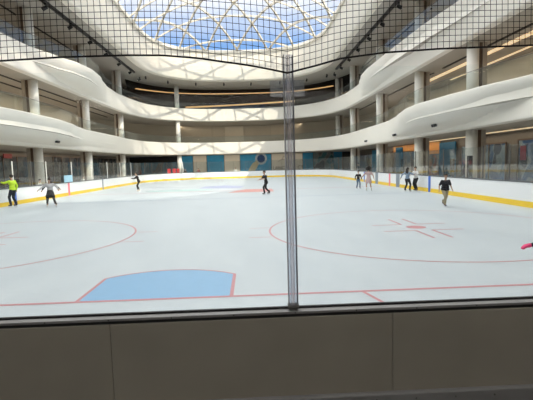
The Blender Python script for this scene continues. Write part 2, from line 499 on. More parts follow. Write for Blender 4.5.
# crease
cw, cd, cr_ = 1.22, 1.37, 1.83
aa = math.acos(cw/cr_)
arc = [(cr_*cos(t), cr_*sin(t)) for t in [aa+(pi-2*aa)*i/24 for i in range(25)]]
flat('goal_crease_marking', [[(-cw, .04), (cw, .04)]+arc], M['crease'], ZP*.7, 'pale blue goal crease with rounded front')
flat('crease_outline_marking', [rect(-cw-.04, 0, -cw+.02, cd), rect(cw-.02, 0, cw+.04, cd)]+ring_polys(0, 0, cr_, .05, aa, pi-aa, 24), M['red_paint'], ZP*1.4, 'red outline of the crease')
flat('trapezoid_line_marking', [seg_poly((3.35, 0), (4.27, RY0+.05), .06), seg_poly((-3.35, 0), (-4.27, RY0+.05), .06)], M['red_paint'], ZP*1.2)
for sx in (1, -1):
    cx_, cy_ = 6.7*sx, 6.1
    P = ring_polys(cx_, cy_, 4.57, .06)
    for s2 in (-1, 1):
        for k in (-1, 1):
            # hash marks outside the circle
            P.append(seg_poly((cx_+s2*4.57, cy_+k*.85), (cx_+s2*5.2, cy_+k*.85), .05))
            # L marks by the spot
            P.append(seg_poly((cx_+s2*.25, cy_+k*.6), (cx_+s2*1.2, cy_+k*.6), .08))
            P.append(seg_poly((cx_+s2*.25, cy_+k*.6), (cx_+s2*.25, cy_+k*1.85), .08))
    flat('faceoff_circle_marking', P, M['red_paint'], ZP)
    flat('faceoff_spot_marking', [[(cx_+.3*cos(2*pi*i/24), cy_+.3*sin(2*pi*i/24)) for i in range(24)]], M['red_paint'], ZP)
    cy2 = 48.1
    flat('faceoff_circle_marking', ring_polys(cx_, cy2, 4.57, .06), M['red_paint'], ZP)
for y in (19.5, 34.7):
    flat('blue_line_marking', [rect(-12.9, y-.15, 12.9, y+.15)], M['blue_paint'], ZP, 'faint blue line across the ice')
flat('centre_line_marking', [rect(-12.9, 27.0, 12.9, 27.2)], M['red_paint'], ZP*.8, 'red centre line across the ice')
M['logo_red'] = mat('red_ice_print', (.60, .27, .25), .4, var=.2, scale=2)
M['logo_blue'] = mat('blue_ice_print', (.36, .40, .58), .4, var=.2, scale=2)
M['logo_teal'] = mat('teal_ice_print', (.40, .56, .56), .4, var=.2, scale=2)
def ellipse(cx_, cy_, a, b): return [(cx_+a*cos(2*pi*i/32), cy_+b*sin(2*pi*i/32)) for i in range(32)]
flat('red_ice_emblem', [[(-.2, 24.6), (3.3, 24.6), (3.3, 28.0), (1.1, 28.3), (.4, 26.6)]], M['logo_red'], ZP*1.5, 'red patch of the centre ice emblem')
flat('blue_ice_emblem', [[(-3.2, 31.4), (.6, 30.2), (.9, 33.2), (-1., 35.8), (-3.0, 34.6)]], M['logo_blue'], ZP*1.5, 'blue patch of the centre ice emblem')
flat('teal_ice_emblem', [ellipse(-4.6, 29.3, 2.9, 1.3)], M['logo_teal'], ZP*1.5, 'pale teal patch of the ice emblem')

# boards -------------------------------------------------------------
def outline_path(which):
    """point list with outward normals for one stretch of the boards"""
    pts = []
    def corner(cx_, cy_, a0, a1, n=14):
        return [(Vector((cx_+RR*cos(a0+(a1-a0)*i/n), cy_+RR*sin(a0+(a1-a0)*i/n), 0)), Vector((cos(a0+(a1-a0)*i/n), sin(a0+(a1-a0)*i/n), 0))) for i in range(n+1)]
    if which == 'right':
        pts = [(Vector((RX, RY0+RR, 0)), Vector((1, 0, 0))), (Vector((RX, RY1-RR, 0)), Vector((1, 0, 0)))]
    if which == 'left':
        pts = [(Vector((-RX, RY1-RR, 0)), Vector((-1, 0, 0))), (Vector((-RX, RY0+RR, 0)), Vector((-1, 0, 0)))]
    if which == 'far':
        pts = corner(RX-RR, RY1-RR, 0, pi/2)+corner(-RX+RR, RY1-RR, pi/2, pi)
    return pts
def strip_solid(path, prof):
    """prof: closed list of (outward offset, z)"""
    v = []; f = []; n = len(prof)
    for p, nr in path: v += [p+nr*d+Vector((0, 0, z)) for d, z in prof]
    for i in range(len(path)-1):
        a = i*n; b = a+n
        f += [(a+k, a+(k+1) % n, b+(k+1) % n, b+k) for k in range(n)]
    f += [tuple(range(n-1, -1, -1)), tuple(range((len(path)-1)*n, len(path)*n))]
    return v, f
def boards(which, label):
    path = outline_path(which)
    root = finish(empty('dasher_boards', path[0][0]), label, 'rink boards')
    off = path[0][0]; loc = [(p-off, n) for p, n in path]
    v, f = strip_solid(loc, [(.02, 0), (.14, 0), (.14, 1.02), (.02, 1.02)]); mesh('board_panel', v, f, M['board'], root)
    v, f = strip_solid(loc, [(0, .003), (.02, .003), (.02, .24), (.005, .25)]); mesh('kick_plate', v, f, M['kick'], root)['label'] = 'yellow kick plate'
    v, f = strip_solid(loc, [(0, 1.021), (.20, 1.021), (.20, 1.075), (.01, 1.075)]); mesh('cap_rail', v, f, M['cap'], root)
    return root, off
rb, offr = boards('right', 'long white rink boards with yellow base along the shaded right side')
lb, offl = boards('left', 'long white rink boards with yellow base along the sunlit left side')
fb, offf = boards('far', 'white rink boards with yellow base curving round the far end')
def marker(root, off, x, y, w, m, name='stripe_marker', label=None):
    s_ = 1 if x > 0 else -1
    o = MB().box(Vector((x-s_*.006, y, .512))-off+Vector((s_*.01, 0, 0)), (.022, w, 1.012)).build(name, m, root)
    if label: o['label'] = label
for root, off, x in ((rb, offr, RX), (lb, offl, -RX)):
    marker(root, off, x, 19.5, .3, M['blue_mark'], label='blue upright stripe')
    marker(root, off, x, 34.7, .3, M['blue_mark'] if x > 0 else M['grey_mark'], label='bluish upright stripe')
    marker(root, off, x, 27.1, .3, M['red_mark'], label='pink upright stripe')
for y in (25.2, 30.6): marker(rb, offr, RX, y, .75, M['grey_mark'], 'gate_panel', 'dark grey gate panel')
MB().box(Vector((8.6, 57.56, .62))-offf, (.05, .05, .78)).build('board_seam', M['grey_mark'], fb)

# safety glass above the boards
def shields(which, label, n=None, zt=2.65, y0=8., pw=1.83):
    path = outline_path(which)
    # resample to panes
    P = []
    for (p, n0), (q, n1) in zip(path, path[1:]):
        L = (q-p).length; K = max(1, int(L/.3))
        for k in range(K): t = k/K; P.append((p+(q-p)*t, (n0+(n1-n0)*t).normalized()))
    P.append(path[-1])
    root = finish(empty('safety_glass', path[0][0]+Vector((0, 0, 1.076))), label, 'rink glass')
    off = root.location.copy()
    acc = 0; cur = [P[0]]; segs = []
    for a, b in zip(P, P[1:]):
        acc += (b[0]-a[0]).length; cur.append(b)
        if acc >= pw: segs.append(cur); cur = [b]; acc = 0
    if len(cur) > 2: segs.append(cur)
    for i, sg in enumerate(segs):
        v = []; f = []
        for p, nr in sg:
            for d, z in ((.095, 1.08), (.105, 1.08), (.105, zt), (.095, zt)): v.append(p+nr*d+Vector((0, 0, z))-off)
        n = 4
        for k in range(len(sg)-1):
            a = k*n; b = a+n; f += [(a+j, a+(j+1) % n, b+(j+1) % n, b+j) for j in range(n)]
        f += [(3, 2, 1, 0), tuple(range((len(sg)-1)*n, len(sg)*n))]
        mesh('glass_pane', v, f, M['shield'], root)
        p, nr = sg[0]
        if i: MB().box(p+nr*.10+Vector((0, 0, (1.08+zt)/2+.02))-off, (.045, .05 if which == 'left' and i % 2 == 0 else .028, zt-1.08+.04), math.atan2(nr.y, nr.x)).build('glass_post', M['alu_white' if (which == 'left' and i % 2 == 0) else 'alu_dark'], root)
    return root
shields('right', 'clear safety glass with slim posts above the shaded right boards')
shields('left', 'clear safety glass with white posts above the sunlit left boards')
shields('far', 'clear safety glass curving above the far end boards')

# near dasher board, glass, post and net ---------------------------------
nb = finish(empty('near_dasher_board', (1.9, -3.42, 0)), 'low brown clad dasher wall with grey cap in front of the camera', 'rink boards')
o0 = Vector((1.9, -3.42, 0))
X0, X1 = -4.5, 8.0; xc = (X0+X1)/2; xw = X1-X0
MB().box(Vector((xc, -3.378, .49))-o0, (xw, .05, .93)).build('board_core', M['board'], nb)
MB().box(Vector((xc, -3.35, .966))-o0, (xw, .022, .05)).build('gasket', M['black'], nb)['label'] = 'black gasket under the glass'
MB().box(Vector((xc, -3.395, .9655))-o0, (xw, .068, .020), bev=.003).build('cap_rail', M['kick_grey'], nb)['label'] = 'grey metal cap strip with small screws'
for k in range(26):
    MB().ball(Vector((X0+.3+k*.47, -3.43, .9655))-o0, (.005, .003, .005), 8, 6).build('screw', M['black'], nb)
MB().box(Vector((xc, -3.41, .943))-o0, (xw, .012, .024)).build('shadow_gap', M['black'], nb)['label'] = 'black strip standing for the shadow line below the cap'  # solid black strip painted in for the shade under the cap
for k in range(6):
    a = -3.79+k*2.15
    a0, a1 = max(a, X0), min(a+2.15, X1)
    MB().box(Vector(((a0+a1)/2, -3.42, .62))-o0, (a1-a0-.003, .03, .622), bev=.003).build('cladding_panel', M['weave'], nb)
ks = MB().box(Vector((xc, -3.44, .222))-o0, (xw, .075, .175), bev=.01).build('kick_strip', M['kick_grey'], nb); ks['label'] = 'grey metal base strip with rivets'
for k in range(40):
    MB().ball(Vector((X0+.2+k*.31, -3.478, .265))-o0, (.008, .006, .008), 8, 6).build('rivet', M['alu_dark'], nb)
M['platform'] = mat('platform_rubber', (.06, .06, .062), .8)
finish(MB().box((0, -11.3, .055), (40, 15.4, .15)).build('floor_platform', M['platform']), kind='structure')

ng = finish(empty('near_glass_screen', (1.9, -3.38, .99)), 'tall clear rink glass in front of the camera joined by a grey post', 'rink glass')
o1 = Vector((1.9, -3.38, .99))
for a, b in ((-4.4, -.50), (-.5, 1.9), (1.9, 4.3), (4.3, 7.9)):
    MB().box(Vector(((a+b)/2, -3.38, 1.90))-o1, (b-a-.03, .012, 1.80)).build('glass_pane', M['near_glass'], ng)
for x in (-.5, 1.9, 4.3):
    post = MB().box(Vector((x, -3.38, 1.95))-o1, (.024, .07, 1.88)).build('post', M['post_core'], ng)
    for s_ in (-1, 1):
        MB().box(Vector((x+s_*.022, -3.385, 1.95))-o1, (.018, .052, 1.88)).build('post_channel', M['acrylic'], post)
        MB().box(Vector((x+s_*.034, -3.38, 1.95))-o1, (.006, .06, 1.88)).build('post_lip', M['lip_grey'], post)
    MB().box(Vector((x, -3.385, 1.008))-o1, (.084, .06, .03), bev=.006).build('post_foot', M['alu_dark'], post)
    MB().box(Vector((x-.005, -3.342, 2.66))-o1, (.26, .008, .12), bev=.003).build('joint_plate', M['acrylic'], ng)['label'] = 'clear square plate near the post top'

# net
def net_low(x):
    T = [(-4.4, 2.84), (-2., 2.80), (-.5, 2.80), (-.18, 2.875), (.3, 2.895), (.75, 2.90), (1.0, 2.895), (1.26, 2.87), (1.62, 2.81), (1.89, 2.755), (2.1, 2.80), (2.29, 2.85), (2.59, 2.885), (3.0, 2.905), (3.77, 2.92), (4.0, 2.90), (4.3, 2.80), (5, 2.90), (7.9, 2.9)]
    for (a, va), (b, vb) in zip(T, T[1:]):
        if a <= x <= b:
            t = (x-a)/(b-a); return va+(vb-va)*t
    return 2.88
XS = [-4.3+.0436*i for i in range(int(12.1/.0436))]
NY = -3.45; ZT = 4.35
mb = MB()
def warp(x, z):
    k = max(0., 1-(z-net_low(x))/1.1)
    return x+(1.89-x)*.10*k*math.exp(-((x-1.89)/.35)**2)
rows = 34
for x in XS:
    zl = net_low(x)
    pts = [(warp(x, zl+(ZT-zl)*t), NY+.012*sin(x*1.7+t*3), zl+(ZT-zl)*t) for t in (0, .12, .25, .5, .75, 1)]
    mb.tube(pts, .0023, 3)
for r in range(1, rows+1):
    z0 = 2.88+r*.0436
    pts = []
    for x in XS[::2]:
        k = max(0, 1-(z0-2.88)/1.0)
        z = z0+(net_low(x)-2.88)*k
        pts.append((warp(x, z), NY+.012*sin(x*1.7+(z-2.88)/(ZT-2.88)*3), z))
    mb.tube(pts, .0023, 3)
net = mb.build('safety_net', M['net'])
finish(net, 'black square mesh safety net hanging above the near glass', 'net')
e = MB(); e.tube([(warp(x, net_low(x)), NY, net_low(x)-.004) for x in XS], .0075, 6).build('border_rope', M['net'], net, True)

# ------------------------------------------------------------------ columns
def column_proto(z0, z1):
    r = empty('column', (0, 0, z0))
    h = z1-z0
    MB().frust((0, 0, 0), (0, 0, h), .37, .37, 24).build('shaft', M['column'], r, True)
    MB().frust((0, 0, 0), (0, 0, .12), .40, .40, 24).build('base_ring', M['pilaster'], r, True)
    MB().box((.46, 0, h/2), (.22, .26, h)).build('bronze_strip', M['groove'], r)
    MB().box((.71, 0, h/2), (.28, .40, h)).build('pilaster', M['pilaster'], r)
    return r
ordn = ['nearest', 'second nearest', 'third nearest', 'fourth nearest', 'farthest']
specs = []
for lev, z0, z1, nm in (('ground', -.02, 3.949, 'behind the boards'), ('low', 5.0, 9.6, 'in the first gallery'), ('high', 10.7, 15.494, 'in the top gallery')):
    ys = [20.8, 29.5, 40.5, 52.8]
    for sx, sd in ((1, 'right'), (-1, 'left')):
        L = [(16.4*sx, y) for y in ys]
        if sx < 0: L = L[1:]; 
        if lev == 'high': L = [q for q in L if q[1] > 25]
        if sx > 0 and lev != 'ground': L = L+[(16.1, 61.5)]
        for i, q in enumerate(L):
            o_ = ordn[i] if i < len(L)-1 else 'farthest'
            specs.append((lev, z0, z1, q, 0 if sx > 0 else pi, 'round pale column %s on the %s side, %s of its row' % (nm, sd, o_)))
    specs.append((lev, z0, z1, (-10.4, 64.2), pi*.6, 'round pale column %s at the curved far end, between shutters and screens' % nm if lev == 'ground' else 'round pale column %s at the curved far end' % nm))
protos = {}
for lev, z0, z1, q, rz, lab in specs:
    if lev not in protos: protos[lev] = column_proto(z0, z1); o = protos[lev]
    else: o = copy_tree(protos[lev])
    o.location = (q[0], q[1], z0+.001); o.rotation_euler = (0, 0, rz)
    finish(o, lab, 'column', {'ground': 'columns behind the boards', 'low': 'columns in the first gallery', 'high': 'columns in the top gallery'}[lev], 'thing')

# ceiling slots and cove lights (fixtures in the soffits)
def along(hx, he, y0, y1, z, side, n=40):
    return [Vector((side*hx, y0+(y1-y0)*i/n, z)) for i in range(n+1)]
def bar(name, pts, w, h, m, parent=None):
    v = []; f = []
    for i, p in enumerate(pts):
        d = (pts[min(i+1, len(pts)-1)]-pts[max(0, i-1)]).normalized(); n = Vector((-d.y, d.x, 0))*w/2
        v += [p-n, p+n, p+n-Vector((0, 0, h)), p-n-Vector((0, 0, h))]
    for i in range(len(pts)-1):
        a = 4*i; f += [(a+k, a+(k+1) % 4, a+4+(k+1) % 4, a+4+k) for k in range(4)]
    f += [(3, 2, 1, 0), tuple(range(4*len(pts)-4, 4*len(pts)))]
    return mesh(name, v, f, m, parent)
def slot(x, y0, y1, z, lab):
    c = Vector((x, (y0+y1)/2, z))
    o = bar('ceiling_slot', [Vector((x, y0, z))-c, Vector((x, y1, z))-c], .20, .05, M['black']); o.location = c
    finish(o, lab, 'ceiling slot', 'black ceiling slots')
slot(17.8, 9, 28, 9.598, 'long black slot in the first gallery ceiling on the right, nearer stretch')
slot(17.8, 29.8, 56, 9.598, 'long black slot in the first gallery ceiling on the right, farther stretch')
slot(-17.7, 14, 56, 9.598, 'long black slot nearer the edge of the first gallery ceiling on the left')
slot(-19.3, 14, 56, 9.598, 'long black slot deeper in the first gallery ceiling on the left')
slot(18.1, 12, 29, 15.498, 'long black slot in the top gallery ceiling on the right, nearer stretch')
slot(18.1, 31, 54, 15.498, 'long black slot in the top gallery ceiling on the right, farther stretch')
slot(-18.2, 14, 31.6, 15.498, 'long black slot in the top gallery ceiling on the left, nearer stretch')
slot(-18.2, 33.6, 45, 15.498, 'long black slot in the top gallery ceiling on the left, farther stretch')

def strip(pts, w, m, lab, h=.06):
    c = sum(pts, Vector())/len(pts)
    o = bar('strip_light', [p-c for p in pts], w, h, m); o.location = c
    finish(o, lab, 'strip light', 'warm strip lights')
strip(along(18.9, 0, 10, 35, 9.59, 1), .42, M['warm_soft'], 'broad warm strip light in the first gallery ceiling on the right')
strip(along(20.9, 0, 10, 33, 9.59, 1), .16, M['warm_soft'], 'thin warm strip light deep in the first gallery ceiling on the right')
strip(along(19.5, 0, 10, 27, 3.95, 1), .16, M['warm_soft'], 'warm strip light over the shops on the right, nearest')
strip(along(20.2, 0, 28.2, 38, 3.95, 1), .14, M['warm_soft'], 'warm strip light over the orange shop sign')
strip(along(18.9, 0, 18, 29, 15.49, 1), .35, M['warm_soft'], 'warm strip light in the top gallery ceiling on the right')
def arc_pts(hx, he, z, x0, x1, n=30):
    out = []
    for i in range(n+1):
        x = x0+(x1-x0)*i/n; out.append(Vector((x, 48+he*(1-abs(x/hx)**2.6)**(1/2.6), z)))
    return out
strip(arc_pts(21.5, 25.2, 15.48, 16.5, -17.5), .55, M['warm'], 'long curved orange strip light in the far top gallery ceiling')
strip([Vector((x, 73.6+.02*abs(x), 13.55+.0012*x*x+.035*x)) for x in [13-26*i/30 for i in range(31)]], .4, M['warm'], 'lower orange light band at the back of the far top gallery', h=.22)

# back display in far top gallery
fd = MB()
fd.box((0, 73.0, 12.1), (30, .3, 1.6)).build('display_wall', shop_mat('display_blue_grey', [(.05, .06, .09), (.16, .18, .22), (.30, .30, .32), (.06, .05, .05)], 1.2, .5))
finish(bpy.data.objects['display_wall'], 'blue grey display wall low in the far top gallery', 'display')

# ------------------------------------------------------------------ skylight
LX, LE, LZ, LR = OX+.02, OE+.02, 20.0, 4.2
def dome(x, y):
    ay = max(0., abs(y-YC)-YS)
    rho = ((abs(x)/LX)**2.6+(ay/LE)**2.6)**(1/2.6)
    rx = min(1, abs(x)/LX)
    return rho, LZ+LR*(1-min(1, rho)**2.2)
beams = MB()
def add_beam(pts, w, h):
    run = []
    def flush(r):
        if len(r) < 2: return
        v = []; f = []
        for i, p in enumerate(r):
            d = (r[min(i+1, len(r)-1)]-r[max(0, i-1)]).normalized(); n = Vector((-d.y, d.x, 0)).normalized()*w/2
            up = Vector((0, 0, h/2))
            v += [p-n-up, p+n-up, p+n+up, p-n+up]
        for i in range(len(r)-1):
            a = 4*i; f.extend([(a+k, a+(k+1) % 4, a+4+(k+1) % 4, a+4+k) for k in range(4)])
        f += [(3, 2, 1, 0), tuple(range(4*len(r)-4, 4*len(r)))]
        beams.add(v, f)
    for (x, y) in pts:
        rho, z = dome(x, y)
        if rho <= 1.005: run.append(Vector((x, y, z)))
        else: flush(run); run = []
    flush(run)
SP = 4.9; SL = 1.9
for s_ in (1, -1):
    for k in range(-30, 31):
        x0 = k*SP
        pts = []
        for i in range(0, 301):
            y = -12+i*.25
            pts.append((x0+s_*(y-61)/SL, y))
        add_beam(pts, .22, .30)
for j in range(-1, 14):
    y = 61-SP*SL/2*(j+.0)-1.6
    add_beam([(-13+.25*i, y) for i in range(105)], .18, .24)
sk = empty('window_1', (0, 0, 0)); finish(sk, kind='structure')
beams.build('skylight_frame', M['lattice'], sk)
ring = MB()
ring.tube([Vector((p.x, p.y, 20.05)) for p in loop(OX-.05, OE-.05, 200)], .28, 4, True).build('skylight_edge_frame', M['reveal'], sk)
gv = []; gf = []
ny, nx = 60, 26
ids = {}
for i in range(ny+1):
    for j in range(nx+1):
        y = YC-(YS+LE)+2*(YS+LE)*i/ny
        ay = max(0., abs(y-YC)-YS)
        lim = LX*(max(0, 1-(ay/LE)**2.6))**(1/2.6)
        x = lim*(-1+2*j/nx)
        gv.append(Vector((x, y, dome(x, y)[1]+.2)))
for i in range(ny):
    for j in range(nx):
        a = i*(nx+1)+j; gf.append((a, a+1, a+nx+2, a+nx+1))
mesh('skylight_pane', gv, gf, M['sky_glass'], sk, True)

# ------------------------------------------------------------------ ring spotlights and track rails
def spot_proto():
    r = empty('spotlight')
    MB().box((0, 0, -.05), (.16, .16, .10)).build('mount', M['rail_black'], r)
    MB().frust((0, -.10, -.22), (0, .22, -.36), .11, .14, 14).build('housing', M['rail_black'], r, True)
    MB().frust((0, .221, -.36), (0, .232, -.365), .115, .115, 14).build('lens', M['lens'], r)
    MB().tube([(.13, 0, -.04), (.15, .02, -.2), (.13, .05, -.3)], .02, 6).build('bracket', M['rail_black'], r)
    return r
sp0 = spot_proto()
spots = []
for i in range(7): spots.append((-14.3, 28.2+4.65*i, -pi/2, 'left'))
for i in range(7): spots.append((14.4, 29.0+4.45*i, pi/2, 'right'))
for x, y in [(-13.55, 56.6), (-11., 60.2), (-6.9, 62.3), (-2.4, 62.9), (2.05, 63.2), (6.8, 62.5), (11., 60.9), (13.7, 57.9)]:
    spots.append((x, y, pi, 'far'))
cnt = {'left': 0, 'right': 0, 'far': 0}
nth = ['first', 'second', 'third', 'fourth', 'fifth', 'sixth', 'seventh', 'eighth']
zs = {'left': 15.279, 'right': 15.279, 'far': 15.499}
for i, (x, y, rz, sd) in enumerate(spots):
    o = sp0 if i == 0 else copy_tree(sp0)
    o.location = (x, y, zs[sd]); o.rotation_euler = (0, 0, rz+pi)
    q_ = .95 if sd == 'far' else 1.25; o.scale = (q_, q_, q_)
    k = cnt[sd]; cnt[sd] += 1
    lab = {'left': 'black spotlight under the left ceiling rail, %s from its near end', 'right': 'black spotlight under the right ceiling rail, %s from its near end', 'far': 'small black spotlight on the curved far soffit, %s from the left'}[sd] % nth[k]
    finish(o, lab, 'spotlight', 'spotlights under the skylight opening')
for sx, y0, y1, lab in ((-1, 14, 53.5, 'thick black ceiling rail carrying spotlights on the left'), (1, 14, 54., 'thick black ceiling rail carrying spotlights on the right')):
    c = Vector((sx*14.35, 35, 15.5))
    o = bar('track_rail', [Vector((sx*14.35, y0, 15.5))-c, Vector((sx*14.35, y1, 15.5))-c], .26, .22, M['rail_black']); o.location = c
    finish(o, lab, 'ceiling rail')

# little twin cameras along the lower fascia
def fixture_proto():
    r = empty('fascia_lamp')
    MB().box((0, 0, 0), (.10, .30, .22), bev=.02).build('plate', M['grey_mark'], r)
    for s_ in (-1, 1): MB().frust((-.05, s_*.13, 0), (-.22, s_*.15, -.05), .09, .11, 12).build('lamp_head', M['rail_black'], r, True)
    return r
fp = fixture_proto()
for i, (sx, y, z, lab) in enumerate([(1, 22.1, 4.45, 'small dark twin lamp on the right lower fascia, nearest'), (1, 31.8, 4.45, 'small dark twin lamp on the right lower fascia, beside the bulge end'), (1, 42.2, 4.45, 'small dark twin lamp on the right lower fascia, farthest'), (-1, 29.2, 4.45, 'small dark twin lamp on the left lower fascia')]):
    o = fp if i == 0 else copy_tree(fp)
    d = reach('low', Vector((sx, y, 0)), (z-4.09)/1.86)
    o.location = (sx*(15.4-d-.05), y, z); o.rotation_euler = (0, 0, 0 if sx > 0 else pi)
    finish(o, lab, 'lamp', 'twin lamps on the lower fascia')

# ------------------------------------------------------------------ shops and banners
def shopfront(side, y0, y1, lab, m, z1=3.4, name='shopfront', nm=3, header=None):
    x = side*20.72
    r = finish(empty(name, (x, (y0+y1)/2, -.02)), lab, 'shop front')
    w = y1-y0
    MB().box((-side*.03, 0, (z1)/2), (.04, w-.1, z1-.1)).build('shop_window', m, r)
    fr = MB()
    fr.box((-side*.07, 0, z1+.0), (.10, w, .10)); fr.box((-side*.07, 0, .06), (.10, w, .12))
    for k in range(nm+1): fr.box((-side*.07, -w/2+w*k/nm, z1/2), (.10, .07, z1))
    fr.build('frame', M['groove'], r)
    if header: MB().box((-side*.06, 0, (z1+3.9)/2+.02), (.12, w, 3.84-z1)).build('header', header, r)
    return r
shopfront(1, 12.0, 22.4, 'dark shop front with blue goods, nearest on the right', M['blue_goods'], 3.3)
shopfront(1, 23.8, 30.4, 'dark blue shop front behind the nearest right column', M['blue_goods'], 3.2)
shopfront(1, 34.6, 39.4, 'shop front with warm goods under the orange sign', M['shop_goods'], 2.6, header=M['orange'])
shopfront(1, 39.8, 48.0, 'tan and red shop front on the right past the orange sign', M['shop_tan'], 3.1, nm=4, header=M['orange'])
shopfront(1, 48.4, 60.0, 'brown and blue shop front at the far end of the right side', M['shop_tan'], 3.3, nm=5)
shopfront(-1, 14.0, 29.0, 'dark shop front, nearest on the left', M['dark_glass'], 3.5, nm=5)
shopfront(-1, 29.4, 38.5, 'dark shop front with a red sign on the left', M['dark_glass'], 3.5, nm=4)
shopfront(-1, 39.0, 52.0, 'dark shop front behind the middle left columns', M['dark_glass'], 3.6, nm=6)
shopfront(-1, 52.5, 66.0, 'dark shop front at the far end of the left side', M['dark_glass'], 3.6, nm=6)
# blue wall panel on the right
p = MB().box((0, 0, 1.85), (.14, 3.2, 3.7), bev=.02).build('wall_panel', M['sign_blue'], None); p.location = (20.6, 32.9, -.02)
finish(p, 'tall deep blue wall panel beside the orange shop sign', 'panel')
p = MB().box((0, 0, 1.85), (.14, 2.2, 3.7), bev=.02).build('wall_panel', M['sign_blue'], None); p.location = (20.5, 45.6, -.02)
finish(p, 'narrow blue wall panel between the third and second right columns', 'panel')
p = MB().box((0, 0, 1.85), (.14, 4.0, 3.7), bev=.02).build('wall_panel', M['banner_blue'], None); p.location = (20.5, 55.2, -.02)
finish(p, 'wide blue wall panel beside the farthest right column', 'panel')
rs = MB().box((0, 0, 0), (.10, 1.3, .42), bev=.03).build('shop_sign', M['dull_red'], None); rs.location = (-20.5, 32.2, 3.45)
finish(rs, 'small red shop sign over the dark left shop', 'sign')

p = MB().box((0, 0, 0), (.03, .62, 1.0), bev=.008).build('poster', M['faded_red'], None); p.location = (20.585, 21.75, 2.35)
finish(p, 'red poster on the nearest right shop window', 'poster')
FY = 70.1
def far_panel(name, x0, x1, z0, z1, m, lab, cat, t=.08):
    o = MB().box((0, 0, 0), (x1-x0, t, z1-z0)).build(name, m); o.location = ((x0+x1)/2, FY-t/2, (z0+z1)/2)
    return finish(o, lab, cat)
far_panel('dark_window', -20.4, -11.6, 2.9, 3.9, M['black'], 'black band above the far left screens', 'window')
far_panel('blue_screen', -18.4, -11.4, 0, 2.88, shop_mat('blue_screen', [(.01, .06, .12), (.03, .14, .24), (.09, .09, .10), (.05, .10, .15)], 1.2, 3), 'dim blue glazed screen in the far left corner', 'screen')
far_panel('blue_banner', -11.2, -9.0, 0, 3.9, M['banner_blue'], 'narrow blue banner beside the far column', 'banner')
far_panel('shutter', -8.9, -6.5, 0, 3.9, M['shutter'], 'beige shutter between the narrow and the middle blue banner', 'shutter')
far_panel('blue_banner', -6.4, -3.3, 0, 3.9, M['banner_blue'], 'blue banner between two beige shutters', 'banner')
far_panel('shutter', -3.2, -.4, 0, 3.9, M['shutter'], 'beige shutter left of the banner with the ring print', 'shutter')
bb = far_panel('blue_banner', -.3, 5.4, 0, 3.9, M['banner_blue'], 'wide blue banner with a pale ring and navy disc', 'banner')
def ringmesh(cx_, cz_, r0, r1, y, n=28):
    v = []; f = []
    for i in range(n):
        t = 2*pi*i/n; v += [(cx_+r0*cos(t), y, cz_+r0*sin(t)), (cx_+r1*cos(t), y, cz_+r1*sin(t))]
    for i in range(n): a = 2*i; b = 2*((i+1) % n); f.append((a, a+1, b+1, b))
    return v, f
v, f = ringmesh(1.0, 1.1, .72, 1.1, -.045); mesh('ring_print', v, f, M['white_print'], bb)
v = [(1.0+.72*cos(2*pi*i/24), -.047, 1.1+.72*sin(2*pi*i/24)) for i in range(24)]; mesh('disc_print', v, [tuple(range(23, -1, -1))], M['navy'], bb)
v = [(-1.7, -.05, -1.6), (-.2, -.05, -1.2), (.6, -.05, .2), (.2, -.05, .8), (-.6, -.05, .3), (-1.2, -.05, -.6)]; mesh('curved_print', v, [tuple(range(6))], M['tan_shape'], bb)
sh3 = far_panel('shutter', 5.5, 11.2, 0, 3.9, M['shutter'], 'beige panel with dark lettering and a scribble drawing', 'shutter')
for txt, x, z, s_ in (('LANCTE', -2.7, -.95, .85), ('CT', 1.9, -.95, .85)):
    cu = bpy.data.curves.new('lettering', 'FONT'); cu.body = txt; cu.size = s_; cu.extrude = .01
    cu.materials.append(M['dark_print'])
    t = bpy.data.objects.new('lettering', cu); COL.objects.link(t); t.parent = sh3
    bpy.context.view_layer.update()
    tm = bpy.data.meshes.new_from_object(t.evaluated_get(bpy.context.evaluated_depsgraph_get()))
    bpy.data.objects.remove(t); t = bpy.data.objects.new('lettering', tm); COL.objects.link(t); t.parent = sh3
    t.location = (x, -.055, z); t.rotation_euler = (pi/2, 0, 0)
sc_ = MB()
sc_.tube([(-1.6, -.05, .45), (-1.0, -.05, .9), (-.4, -.05, .75), (.2, -.05, 1.25)], .05, 4)
sc_.tube([(-.9, -.05, .95), (-.6, -.05, 1.45), (-.1, -.05, 1.5)], .05, 4)
sc_.tube([(-.4, -.05, .75), (.1, -.05, .35), (.4, -.05, .6)], .05, 4)
sc_.build('scribble_print', M['dark_print'], sh3)
far_panel('blue_banner', 11.3, 13.2, 0, 3.9, M['banner_blue'], 'narrow blue banner right of the lettered panel', 'banner')
far_panel('picture_wall', 13.3, 17.0, 0, 3.9, shop_mat('teal_pictures', [(.02, .10, .12), (.06, .20, .22), (.25, .28, .27), (.05, .07, .08), (.15, .13, .11)], 1.1, 1.3), 'dark teal picture wall at the far right', 'picture')
far_panel('blue_banner', 17.05, 18.6, 0, 3.9, M['banner_blue'], 'slim blue banner beside the dark far right opening', 'banner')
far_panel('dark_opening', 18.7, 20.7, 0, 3.9, M['black'], 'black opening in the far right corner', 'opening')

# first-gallery far wall: darker shutter
o = MB().box((0, 0, 0), (3.6, .1, 4.4)).build('roller_shutter', M['shutter']); o.location = (-1.4, 74.3, 7.25); finish(o, 'closed tan roller shutter in the far first gallery', 'shutter')

